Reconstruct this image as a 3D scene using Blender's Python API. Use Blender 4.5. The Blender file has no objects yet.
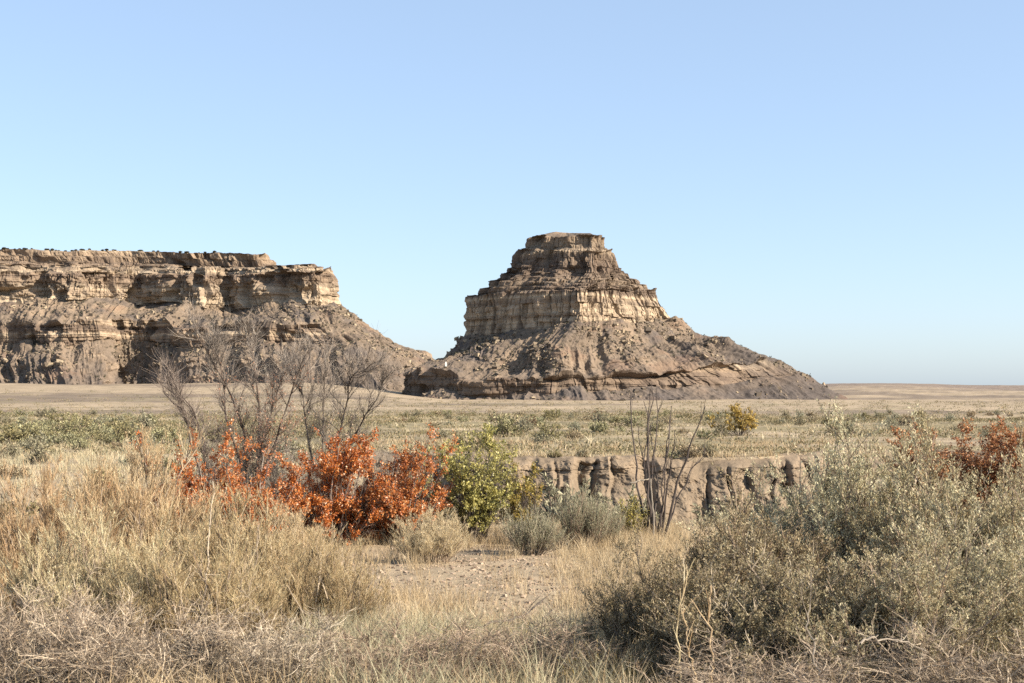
import bpy, math
import numpy as np
from math import radians as R

# ------------------------------------------------------------------ camera, sky, sun, exposure
sc = bpy.context.scene
COL = sc.collection
ZC, F, CX, HR = 3.0, 1422.0, 512.0, 388.0        # eye height, focal length in px, centre column, horizon row
cd = bpy.data.cameras.new("camera")
cam = bpy.data.objects.new("camera", cd)
COL.objects.link(cam)
cam.location = (0, 0, ZC)
cam.rotation_euler = (R(90), 0, 0)
cd.sensor_width = 36
cd.lens = 36 * F / 1024
cd.shift_y = (HR - 341.5) / 1024
cd.clip_start = 0.2
cd.clip_end = 60000
cd.dof.use_dof = True
cd.dof.focus_distance = 900
cd.dof.aperture_fstop = 10
sc.camera = cam

SUN_EL, SUN_PHI = 32.0, 20.0                     # elevation; degrees from +X towards the camera
w = bpy.data.worlds.new("World")
sc.world = w
w.use_nodes = True
nt = w.node_tree
bg = nt.nodes["Background"]
sky = nt.nodes.new("ShaderNodeTexSky")
sky.sky_type = 'NISHITA'
sky.sun_disc = False
sky.sun_elevation = R(SUN_EL)
sky.sun_rotation = R(90 + SUN_PHI)
sky.altitude = 0
sky.air_density = 0.8
sky.dust_density = 0.9
sky.ozone_density = 1.7
sky_add = nt.nodes.new("ShaderNodeVectorMath")             # even pale blue added to the sky colour to flatten its gradient
sky_add.operation = 'ADD'
sky_add.inputs[1].default_value = (2.06, 2.66, 3.45)
nt.links.new(sky.outputs[0], sky_add.inputs[0])
nt.links.new(sky_add.outputs[0], bg.inputs[0])
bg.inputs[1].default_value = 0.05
sd = bpy.data.lights.new("sun", 'SUN')
sd.energy = 5.0
sd.angle = R(0.5)
sd.color = (1.0, 0.91, 0.77)
sun = bpy.data.objects.new("sun", sd)
COL.objects.link(sun)
sun.rotation_euler = (R(90 - SUN_EL), 0, R(90 - SUN_PHI))
sc.view_settings.view_transform = 'Standard'
sc.view_settings.look = 'None'
sc.view_settings.exposure = 1.35
sc.view_settings.gamma = 1.0
sc.view_settings.use_curve_mapping = False
sc.cycles.max_bounces = 6
sc.cycles.diffuse_bounces = 1
sc.cycles.transmission_bounces = 3
sc.cycles.use_denoising = False

# ------------------------------------------------------------------ numpy noise
def _hash(ix, iy, iz, seed):
    with np.errstate(over='ignore'):
        h = (ix.astype(np.uint32) * np.uint32(374761393) + iy.astype(np.uint32) * np.uint32(668265263)
             + iz.astype(np.uint32) * np.uint32(2246822519) + np.uint32(seed * 3266489917 & 0xffffffff))
        h = (h ^ (h >> np.uint32(13))) * np.uint32(1274126177)
        h = (h ^ (h >> np.uint32(16))) * np.uint32(2654435761)
        h = h ^ (h >> np.uint32(15))
    return h.astype(np.float64) / 4294967295.0

def rnd2(a, b, seed=0):
    a = np.floor(a).astype(np.int64); b = np.floor(b).astype(np.int64)
    a, b = np.broadcast_arrays(a, b)
    return _hash(a, b, np.zeros_like(a), seed)

def noise(x, y, z=0.0, seed=0):
    x, y, z = np.broadcast_arrays(np.asarray(x, float), np.asarray(y, float), np.asarray(z, float))
    ix, iy, iz = np.floor(x).astype(np.int64), np.floor(y).astype(np.int64), np.floor(z).astype(np.int64)
    fx, fy, fz = x - ix, y - iy, z - iz
    u, v, q = (f * f * (3 - 2 * f) for f in (fx, fy, fz))
    o = 0
    for a in (0, 1):
        for b in (0, 1):
            for c in (0, 1):
                o = o + _hash(ix + a, iy + b, iz + c, seed) * (u if a else 1 - u) * (v if b else 1 - v) * (q if c else 1 - q)
    return o * 2 - 1

def fbm(x, y, z=0.0, oct=4, seed=0, gain=0.5):
    o, a, n = 0, 1.0, 0
    for k in range(oct):
        o = o + a * noise(x * 2.03 ** k, y * 2.03 ** k, np.asarray(z) * 2.03 ** k, seed + 17 * k)
        n += a; a *= gain
    return o / n

def ridge(x, y, z=0.0, oct=3, seed=0):
    o, a, n = 0, 1.0, 0
    for k in range(oct):
        o = o + a * (1 - 2 * np.abs(noise(x * 2.1 ** k, y * 2.1 ** k, np.asarray(z) * 2.1 ** k, seed + 31 * k)))
        n += a; a *= 0.5
    return o / n

def sstep(a, b, x):
    t = np.clip((x - a) / (b - a), 0, 1)
    return t * t * (3 - 2 * t)

# ------------------------------------------------------------------ mesh helpers
def build(name, V, faces, mat, parent=None, rnd=None, col=None, smooth=False):
    """V (n,3); faces: list of int arrays (f,k). Linked as ONE mesh object."""
    me = bpy.data.meshes.new(name)
    V = np.asarray(V, np.float32)
    faces = [f for f in faces if len(f)]
    me.vertices.add(len(V)); me.vertices.foreach_set("co", V.ravel())
    tot = np.concatenate([np.full(len(f), f.shape[1], np.int32) for f in faces])
    idx = np.concatenate([f.ravel() for f in faces]).astype(np.int32)
    st = np.concatenate([[0], np.cumsum(tot)[:-1]]).astype(np.int32)
    me.loops.add(len(idx)); me.loops.foreach_set("vertex_index", idx)
    me.polygons.add(len(tot)); me.polygons.foreach_set("loop_start", st)
    me.polygons.foreach_set("loop_total", tot)
    me.polygons.foreach_set("use_smooth", np.full(len(tot), smooth))
    me.update(calc_edges=True)
    if rnd is not None:
        a = me.attributes.new("rnd", 'FLOAT', 'POINT'); a.data.foreach_set("value", np.asarray(rnd, np.float32))
    if col is not None:
        a = me.attributes.new("tint", 'FLOAT_COLOR', 'POINT')
        c = np.ones((len(V), 4), np.float32); c[:, :3] = col
        a.data.foreach_set("color", c.ravel())
    me.materials.append(mat)
    o = bpy.data.objects.new(name, me)
    COL.objects.link(o)
    if parent is not None: o.parent = parent
    return o

def tag(o, label=None, cat=None, group=None, kind=None):
    if label: o["label"] = label
    if cat: o["category"] = cat
    if group: o["group"] = group
    if kind: o["kind"] = kind
    return o

def empty(name, loc, rz=0.0, s=1.0):
    o = bpy.data.objects.new(name, None)
    COL.objects.link(o)
    o.location = loc; o.rotation_euler = (0, 0, rz)
    o.scale = (s, s, s) if np.isscalar(s) else s
    o.empty_display_size = 0.1
    return o

def copy_tree(o, loc, rz, s):
    c = o.copy(); COL.objects.link(c)
    c.location = loc; c.rotation_euler = (0, 0, rz)
    c.scale = (s, s, s) if np.isscalar(s) else s
    for ch in o.children:
        d = ch.copy(); COL.objects.link(d); d.parent = c
    return c

def W(col, row, d):
    """photo column, row and depth -> world point(s)"""
    col, row, d = (np.asarray(v, float) for v in (col, row, d))
    return np.stack(np.broadcast_arrays((col - CX) / F * d, d, ZC - (row - HR) / F * d), -1)

def grid_faces(S, U, closed=False):
    i = np.arange(S - 1)[:, None]; j = np.arange(U if closed else U - 1)[None, :]
    j2 = (j + 1) % U
    f = np.stack(np.broadcast_arrays(i * U + j, (i + 1) * U + j, (i + 1) * U + j2, i * U + j2), -1)
    return f.reshape(-1, 4)

# ------------------------------------------------------------------ materials
ALB = 0.82                                        # overall level of the dry surfaces' albedo
def new_mat(name):
    m = bpy.data.materials.new(name); m.use_nodes = True
    return m, m.node_tree.nodes, m.node_tree.links

def earth_mat(name, s1, s2, bump=0.5, bdist=0.3, lo=0.62, hi=1.3):
    """tint attribute x two scales of object-space noise, with bump"""
    m, N, L = new_mat(name)
    b = N["Principled BSDF"]; b.inputs["Roughness"].default_value = 0.95
    b.inputs["Specular IOR Level"].default_value = 0.1
    at = N.new("ShaderNodeAttribute"); at.attribute_name = "tint"
    tc = N.new("ShaderNodeTexCoord")
    n1 = N.new("ShaderNodeTexNoise"); n1.inputs["Scale"].default_value = s1; n1.inputs["Detail"].default_value = 8
    n1.inputs["Roughness"].default_value = 0.68
    n2 = N.new("ShaderNodeTexNoise"); n2.inputs["Scale"].default_value = s2; n2.inputs["Detail"].default_value = 6
    n2.inputs["Roughness"].default_value = 0.72
    for n in (n1, n2): L.new(tc.outputs["Object"], n.inputs["Vector"])
    mx = N.new("ShaderNodeMath"); mx.operation = 'ADD'
    L.new(n1.outputs["Fac"], mx.inputs[0]); L.new(n2.outputs["Fac"], mx.inputs[1])
    mr = N.new("ShaderNodeMapRange"); mr.inputs[1].default_value = 0.7; mr.inputs[2].default_value = 1.3
    mr.inputs[3].default_value = lo * ALB; mr.inputs[4].default_value = hi * ALB
    L.new(mx.outputs[0], mr.inputs[0])
    mul = N.new("ShaderNodeVectorMath"); mul.operation = 'SCALE'
    L.new(at.outputs["Color"], mul.inputs[0]); L.new(mr.outputs[0], mul.inputs["Scale"])
    L.new(mul.outputs[0], b.inputs["Base Color"])
    bp = N.new("ShaderNodeBump"); bp.inputs["Strength"].default_value = bump; bp.inputs["Distance"].default_value = bdist
    L.new(n2.outputs["Fac"], bp.inputs["Height"]); L.new(bp.outputs[0], b.inputs["Normal"])
    return m

def leaf_mat(name, stops, trans=0.3, rough=0.6, spec=0.25, vary=1.0):
    """stops: (pos, (r,g,b)) ramp over the per-leaf random value"""
    m, N, L = new_mat(name)
    b = N["Principled BSDF"]; b.inputs["Roughness"].default_value = rough
    b.inputs["Specular IOR Level"].default_value = spec
    at = N.new("ShaderNodeAttribute"); at.attribute_name = "rnd"
    rp = N.new("ShaderNodeValToRGB")
    e = rp.color_ramp.elements
    while len(e) < len(stops): e.new(0.5)
    for el, (p, c) in zip(e, stops): el.position = p; el.color = (*[v * ALB for v in c], 1)
    # each plant a little lighter, darker, greener or redder than the next
    oi = N.new("ShaderNodeObjectInfo"); hs = N.new("ShaderNodeHueSaturation")
    for out, lo_, hi_ in (("Hue", .5 - .013 * vary, .5 + .012 * vary), ("Value", 1 - .17 * vary, 1 + .17 * vary), ("Saturation", 1 + .1 * vary, 1 - .16 * vary)):
        r_ = N.new("ShaderNodeMapRange"); r_.inputs[3].default_value = lo_; r_.inputs[4].default_value = hi_
        L.new(oi.outputs["Random"], r_.inputs[0]); L.new(r_.outputs[0], hs.inputs[out])
    L.new(at.outputs["Fac"], rp.inputs[0]); L.new(rp.outputs[0], hs.inputs["Color"]); L.new(hs.outputs[0], b.inputs["Base Color"])
    if trans > 0:
        t = N.new("ShaderNodeBsdfTranslucent"); L.new(hs.outputs[0], t.inputs[0])
        mx = N.new("ShaderNodeMixShader"); mx.inputs[0].default_value = trans
        L.new(b.outputs[0], mx.inputs[1]); L.new(t.outputs[0], mx.inputs[2])
        L.new(mx.outputs[0], N["Material Output"].inputs[0])
    return m

M_rock = earth_mat("rock", 0.12, 0.7, 0.45, 1.0, 0.68, 1.28)
M_ground = earth_mat("soil", 0.9, 9.0, 0.6, 0.05, 0.72, 1.25)
M_boulder = leaf_mat("boulder", [(0, (.11, .088, .068)), (.5, (.2, .155, .112)), (.85, (.29, .225, .155)), (1, (.42, .33, .22))], 0, .95, .1, 0)
M_scrub = leaf_mat("dark_scrub", [(0, (.05, .05, .035)), (1, (.11, .11, .065))], 0.1, .9, .1)
M_bark = leaf_mat("bark", [(0, (.06, .046, .038)), (1, (.15, .115, .09))], 0, .9, .15)
M_twig = leaf_mat("twig", [(0, (.1, .075, .058)), (.6, (.235, .185, .15)), (1, (.42, .35, .285))], 0, .8, .2, .5)
M_mauve = leaf_mat("dry_twig", [(0, (.14, .1, .072)), (.5, (.34, .255, .182)), (.88, (.53, .415, .295)), (1, (.73, .59, .43))], 0.1, .8, .2, .7)
M_straw = leaf_mat("straw", [(0, (.42, .27, .13)), (.3, (.64, .46, .25)), (.6, (.78, .6, .37)), (.82, (.54, .43, .23)), (1, (.88, .75, .54))], 0.35)
M_olive_straw = leaf_mat("olive_straw", [(0, (.38, .26, .13)), (.4, (.6, .44, .24)), (.75, (.58, .48, .26)), (1, (.82, .68, .46))], 0.35)
M_grass = leaf_mat("dry_grass", [(0, (.34, .24, .13)), (.5, (.56, .43, .25)), (1, (.76, .64, .42))], 0.35)
M_sage = leaf_mat("saltbush_leaf", [(0, (.18, .12, .062)), (.18, (.37, .275, .14)), (.32, (.47, .405, .225)), (.6, (.6, .54, .335)), (.8, (.69, .62, .4)), (.88, (.54, .36, .18)), (.95, (.72, .63, .42)), (1, (.88, .78, .56))], 0.2, .6, .25, .7)
M_sagegrass = leaf_mat("sage_blade", [(0, (.24, .21, .12)), (.5, (.42, .38, .24)), (1, (.6, .53, .34))], 0.3)
M_rust = leaf_mat("rust_leaf", [(0, (.17, .045, .012)), (.3, (.46, .135, .034)), (.6, (.66, .235, .06)), (.8, (.74, .36, .12)), (.88, (.84, .56, .33)), (1, (.9, .72, .54))], 0.32, .4, .45, .45)  # pale stops paint leaf glints, darkest stop the shaded gaps
M_pinkleaf = leaf_mat("faded_leaf", [(0, (.32, .13, .06)), (.5, (.52, .28, .15)), (1, (.7, .5, .36))], 0.3, .5, .4)
M_brownleaf = leaf_mat("brown_leaf", [(0, (.12, .045, .022)), (.4, (.36, .13, .045)), (.75, (.58, .25, .08)), (1, (.66, .4, .2))], 0.28, .5, .3)
M_green = leaf_mat("green_leaf", [(0, (.12, .115, .03)), (.3, (.28, .25, .06)), (.65, (.48, .4, .095)), (1, (.7, .56, .16))], 0.35, .42, .45)
M_yelgreen = leaf_mat("yellow_green_leaf", [(0, (.16, .14, .04)), (.4, (.38, .3, .07)), (.75, (.52, .36, .07)), (1, (.58, .32, .09))], 0.35, .45, .4)
M_yellow = leaf_mat("yellow_leaf", [(0, (.26, .2, .04)), (.4, (.5, .4, .07)), (.8, (.66, .5, .1)), (1, (.7, .58, .24))], 0.35)
M_amber = leaf_mat("amber_leaf", [(0, (.26, .17, .045)), (.5, (.56, .4, .11)), (1, (.72, .56, .22))], 0.3, .6, .25, .3)
M_grey = leaf_mat("rabbitbrush_blade", [(0, (.2, .18, .11)), (.5, (.38, .35, .22)), (1, (.55, .49, .32))], 0.3)
M_plain = leaf_mat("plain_shrub_leaf", [(0, (.2, .18, .085)), (.5, (.36, .325, .16)), (1, (.52, .46, .25))], 0.25)
M_plain2 = leaf_mat("dry_shrub_leaf", [(0, (.24, .175, .105)), (.5, (.42, .32, .19)), (1, (.55, .44, .27))], 0.25)
M_deadwood = leaf_mat("deadwood", [(0, (.06, .047, .042)), (1, (.12, .095, .082))], 0, .85, .15, .2)
M_bleached = leaf_mat("bleached_wood", [(0, (.24, .195, .15)), (1, (.36, .305, .24))], 0, .85, .15, .2)
M_sagebrown_shade = leaf_mat("brown_shaded_saltbush_leaf", [(0, (.1, .07, .04)), (.3, (.24, .175, .09)), (.6, (.37, .305, .17)), (.85, (.48, .405, .25)), (1, (.66, .53, .34))], 0.12, .6, .2, .6)  # brown leaves with the thicket's shade put into their colour
M_white = leaf_mat("whitewash", [(0, (.8, .79, .76)), (1, (.84, .83, .8))], 0, .8, .2)

# ------------------------------------------------------------------ terrain
_hd = np.array([0, 4, 8, 12, 16, 20, 26, 32, 36, 62, 75, 100, 150, 250, 400, 700, 1000, 1150, 1500, 2500, 5000, 9000, 14000, 30000, 60000], float)
_hh = np.array([1.7, 1.75, 2.0, 2.4, 2.75, 2.98, 3.15, 3.3, 3.2, 2.95, 3.0, 3.3, 3.9, 4.7, 5.8, 7.6, 9.0, 9.4, 8.6, 4.0, -8, -14, -8, 40, 300], float)
def bank_edge(x):
    return 58.5 + 2.4 * noise(x / 9.0, 3.3, seed=5) + 0.9 * noise(x / 3.1, 8.1, seed=6) + 5.0 * sstep(10, 16, x) + 4 * sstep(2, -9, x)
def ground_z(x, y):
    x = np.asarray(x, float); y = np.asarray(y, float)
    d = np.hypot(x, y)
    z = ZC - np.interp(np.where(y > 0, np.hypot(x * 0.4, y), d), _hd, _hh)
    az = np.where(y > 1, x / np.maximum(y, 1), np.sign(x) * 2)
    c = CX + F * az
    z = z + 13.5 * sstep(500, 1350, d) * sstep(470, 300, c) * (1 - sstep(1700, 3500, d))
    z = z + 8 * sstep(1500, 3000, d) * sstep(780, 850, c) * (1 - sstep(880, 1010, c))
    # undulation
    z = z + 0.10 * fbm(x / 3.0, y / 3.0, oct=4, seed=2) * sstep(3, 12, d)
    z = z + 0.5 * fbm(x / 22.0, y / 22.0, oct=3, seed=3) * sstep(70, 200, d)
    z = z + 2.6 * fbm(x / 190.0, y / 190.0, oct=4, seed=4) * sstep(500, 1600, d)
    z = z + 0.035 * fbm(x / 0.5, y / 0.5, oct=3, seed=9) * (1 - sstep(50, 90, d))
    # arroyo: near lip slopes down, far bank is a fluted cut face
    ye = bank_edge(x)
    dep = 2.5 * sstep(-9, -2.5, x) * (1 - 0.6 * sstep(10, 15, x))
    near = sstep(0, 3.5, y - (34.5 + 1.3 * noise(x / 6.0, 1.7, seed=7)))
    face = np.clip(1 + (y - ye - 1.4) / .6, 0, 1)
    on = (np.abs(az) < 1.2) & (y > 0)
    z = z - np.where(on, dep * near * (1 - face), 0)
    # a low cut edge in the flat further to the side
    z = z - np.where(on, .5 * sstep(-11, -15, x) * sstep(30, 38, y) * (1 - sstep(-.35, 0, y - 46 - 2 * noise(x / 5, .9, seed=15))), 0)
    return z

def make_ground():
    # fan-shaped sheet round the camera, fine inside the view, coarse elsewhere, out to the horizon
    a = np.concatenate([np.linspace(-math.pi, -0.52, 70)[:-1], np.linspace(-0.52, 0.52, 1150), np.linspace(0.52, math.pi, 70)[1:]])
    r = np.concatenate([np.geomspace(0.6, 6, 14)[:-1], np.geomspace(6, 36, 190)[:-1], np.linspace(36, 53, 40)[:-1],
                        np.linspace(53, 70, 250)[:-1], np.geomspace(70, 1500, 210)[:-1], np.geomspace(1500, 26000, 60)])
    rr, aa = np.meshgrid(r, a, indexing='ij')
    x, y = rr * np.sin(aa), rr * np.cos(aa)
    z = ground_z(x, y)
    V = np.stack([x, y, z], -1).reshape(-1, 3)
    x, y, d = V[:, 0], V[:, 1], np.hypot(V[:, 0], V[:, 1])
    n1 = fbm(x / 5, y / 5, oct=5, seed=21); n2 = fbm(x / 35, y / 14, oct=4, seed=22)
    n3 = fbm(x / 110, y / 130, oct=5, seed=23); n4 = fbm(x / 0.6, y / 0.6, oct=3, seed=24)
    sand = np.array([.335, .26, .175]); straw = np.array([.30, .235, .135]); olive = np.array([.185, .155, .09])
    bare = np.array([.33, .255, .175]); mauve = np.array([.15, .115, .09]); bank = np.array([.31, .24, .165])
    def mix(c, k, t): return c * (1 - t[:, None]) + k * t[:, None]
    c = np.tile(sand, (len(V), 1))
    c = mix(c, np.array([.24, .19, .13]), sstep(0.0, 0.5, n4) * 0.6 * (1 - sstep(60, 100, d)))
    c = mix(c, straw, sstep(-.2, .3, n1) * sstep(60, 66, y))
    az = CX + F * x / np.maximum(y, 1)
    g = sstep(-.25, .2, n2 + 0.25 * n1 + 0.18 * sstep(500, 100, az)) * sstep(66, 80, d) * (1 - sstep(190, 300, d)) * 0.8
    c = mix(c, olive, g)
    fr = sstep(200, 330, d)
    c = mix(c, bare, fr * 0.85)
    c = mix(c, mauve, fr * sstep(-.05, .3, n3) * 0.75)
    c = mix(c, olive * 1.25, sstep(.1, .4, n2) * fr * (1 - sstep(700, 1000, d)) * 0.55)
    c = mix(c, np.array([.19, .145, .12]), sstep(1700, 3500, d) * 0.8)
    c = c * (1 + .38 * fbm(x / 1.6, y / 3, oct=3, seed=26) * sstep(55, 65, d) * (1 - sstep(300, 700, d)) + .3 * fbm(x / 9, y / 25, oct=4, seed=27) * sstep(60, 100, d))[:, None]
    bk = (1 - sstep(0, 5, np.abs(y - bank_edge(x)))) * (np.abs(x) < 40)
    c = mix(c, bank, bk * 0.85)
    o = build("ground", V, [grid_faces(len(r), len(a))], M_ground, col=c, smooth=True)
    tag(o, kind="structure")
make_ground()

def make_bank():
    x = np.arange(-8, 34, .045); ye = bank_edge(x); zt = ground_z(x, ye + 3.4)
    k = sstep(-9, -2.5, x) * (1 - .6 * sstep(10, 15, x)) * (.8 + .12 * noise(x / 4, 7.7, seed=640))
    prof = np.array([(2.9, -.15), (1.8, .05), (.6, -.16), (-.15, -.42), (-.75, -1.1), (-1.6, -2.0), (-2.7, -2.75), (-4.4, -3.5)])
    S = 150; t = np.linspace(0, 7, S)
    off = np.interp(t, np.arange(8), prof[:, 0])[:, None]; dz = np.interp(t, np.arange(8), prof[:, 1])[:, None]
    sm = np.ones(9) / 9
    off = np.convolve(np.pad(off[:, 0], 4, 'edge'), sm, 'valid')[:, None]; dz = np.convolve(np.pad(dz[:, 0], 4, 'edge'), sm, 'valid')[:, None]
    wt = sstep(1.3, 3.2, t)[:, None]; low = sstep(3, 5.5, t)[:, None]
    X = np.broadcast_to(x, (S, len(x))); Z = zt + dz * np.where(dz < -.05, .15 + .85 * k, 1) + (.3 * fbm(x / 1.6, 2.5, oct=4, seed=630) + .3 * noise(x / 3.4, 4.4, seed=632) - .35 * np.clip(noise(x / 4.5, 1.2, seed=631), 0, 1)) * sstep(.8, 2, t)[:, None]
    wx = X + .25 * noise(X / .9, Z / .7, seed=611)
    gul = np.clip(1 - np.abs(noise(wx / 1.7, .5, seed=612)) * 4.2, 0, 1) * sstep(-.5, .1, noise(X / 3.5, 1.5, seed=613))
    gul2 = np.clip(1 - np.abs(noise(wx / .62, 3.5, seed=614)) * 3.5, 0, 1)
    pocket = sstep(.3, .5, noise(X / 1.5, Z / .8, seed=615)) * sstep(2.4, 3.6, t)[:, None] * sstep(6.4, 5, t)[:, None]
    d = .5 * noise(X / 2.6, .5, seed=616) + .35 * fbm(wx / .9, Z / 2.5, oct=3, seed=617) - 1.05 * gul - .55 * gul2 - .35 * pocket
    d = d * wt + .5 * low * (ridge(wx / 1.1, Z / 4, seed=618) - .2)
    f = .34 * fbm(X / .5, Z / .3, off, oct=4, seed=619, gain=.6) + .2 * (rnd2(Z / .2 + .5 * noise(X, Z, seed=620), 0 * Z, 621) - .5)
    Y = ye + off - (d + f * wt)
    Z = Z - .3 * gul * sstep(.9, 2.2, t)[:, None] * sstep(4, 2.5, t)[:, None] + .03 * fbm(X / .4, Y / .4, oct=3, seed=622)
    P = np.stack([X, Y, Z], -1)
    c = np.array([.22, .165, .113]) * (1 + .16 * fbm(X / .7, Z / .3, oct=3, seed=623) + .12 * (rnd2(Z / .35, 0 * Z, 624) - .5))[..., None]
    o = build("arroyo_bank", P.reshape(-1, 3), [grid_faces(S, len(x))], M_ground, col=c.reshape(-1, 3))
    tag(o, kind="structure")
make_bank()

# ------------------------------------------------------------------ layered rock: butte and mesa
def smooth_u(A, k, closed):
    if k < 2: return A
    ker = np.ones(k) / k
    pad = k // 2
    P = np.concatenate([A[-pad:], A, A[:pad]]) if closed else np.concatenate([np.repeat(A[:1], pad, 0), A, np.repeat(A[-1:], pad, 0)])
    out = np.stack([np.convolve(P[:, i], ker, 'same') for i in range(A.shape[1])], -1)
    return out[pad:pad + len(A)]

def strata_colour(z, P, cliff, seed, zbase, ztop, bands=()):
    warp = 1.2 * fbm(P[..., 0] / 60, P[..., 1] / 60, P[..., 2] / 30, oct=3, seed=seed + 1)
    zz = z + warp
    b1 = noise(zz / 5.5, seed + .5, seed=seed + 2); b2 = noise(zz / 1.7, seed + .5, seed=seed + 3)
    tan = np.array([.275, .2, .137]); cream = np.array([.47, .368, .255]); brown = np.array([.14, .102, .078])
    tal = np.array([.175, .133, .098]); shale = np.array([.095, .08, .073]); rust = np.array([.22, .135, .09])
    def mix(c, k, t): return c * (1 - t[..., None]) + k * t[..., None]
    c = np.broadcast_to(tan, P.shape).copy()
    c = mix(c, cream, sstep(0, .7, b1 + .5 * b2) * .8)
    c = mix(c, brown, sstep(.1, .8, -b1 - .4 * b2) * .75)
    v = fbm(P[..., 0] / 7, P[..., 1] / 7, P[..., 2] / 26, oct=4, seed=seed + 4)
    c = mix(c, brown * .8, sstep(-.02, .4, v) * .7)
    v0 = fbm(P[..., 0] / 12, P[..., 1] / 12, P[..., 2] / 20, oct=3, seed=seed + 8)
    for z0, z1, k in bands:                           # dark and pale beds; some put shade and sunlight into colour
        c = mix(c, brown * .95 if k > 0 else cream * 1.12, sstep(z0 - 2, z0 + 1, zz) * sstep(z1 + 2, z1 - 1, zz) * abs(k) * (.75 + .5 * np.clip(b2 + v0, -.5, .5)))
    t = np.broadcast_to(tal, P.shape).copy()
    n = fbm(P[..., 0] / 22, P[..., 1] / 22, P[..., 2] / 14, oct=5, seed=seed + 5)
    t = mix(t, tan * .95, sstep(.0, .45, n) * .7)
    t = mix(t, shale, sstep(.0, .4, -n) * .75)
    low = 1 - sstep(zbase, zbase + (ztop - zbase) * .3, z)
    t = mix(t, shale * 1.05, low * .55)
    az = CX + F * P[..., 0] / P[..., 1]
    t = mix(t, shale * .9, sstep(705, 750, az + 22 * n) * sstep(-.35, .1, n + .1) * .8)          # the dark shale spur
    t = mix(t, rust, sstep(.2, .5, fbm(P[..., 0] / 40, P[..., 1] / 40, P[..., 2] / 8, oct=3, seed=seed + 6)) * .35)
    return mix(t, c, cliff)

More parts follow.
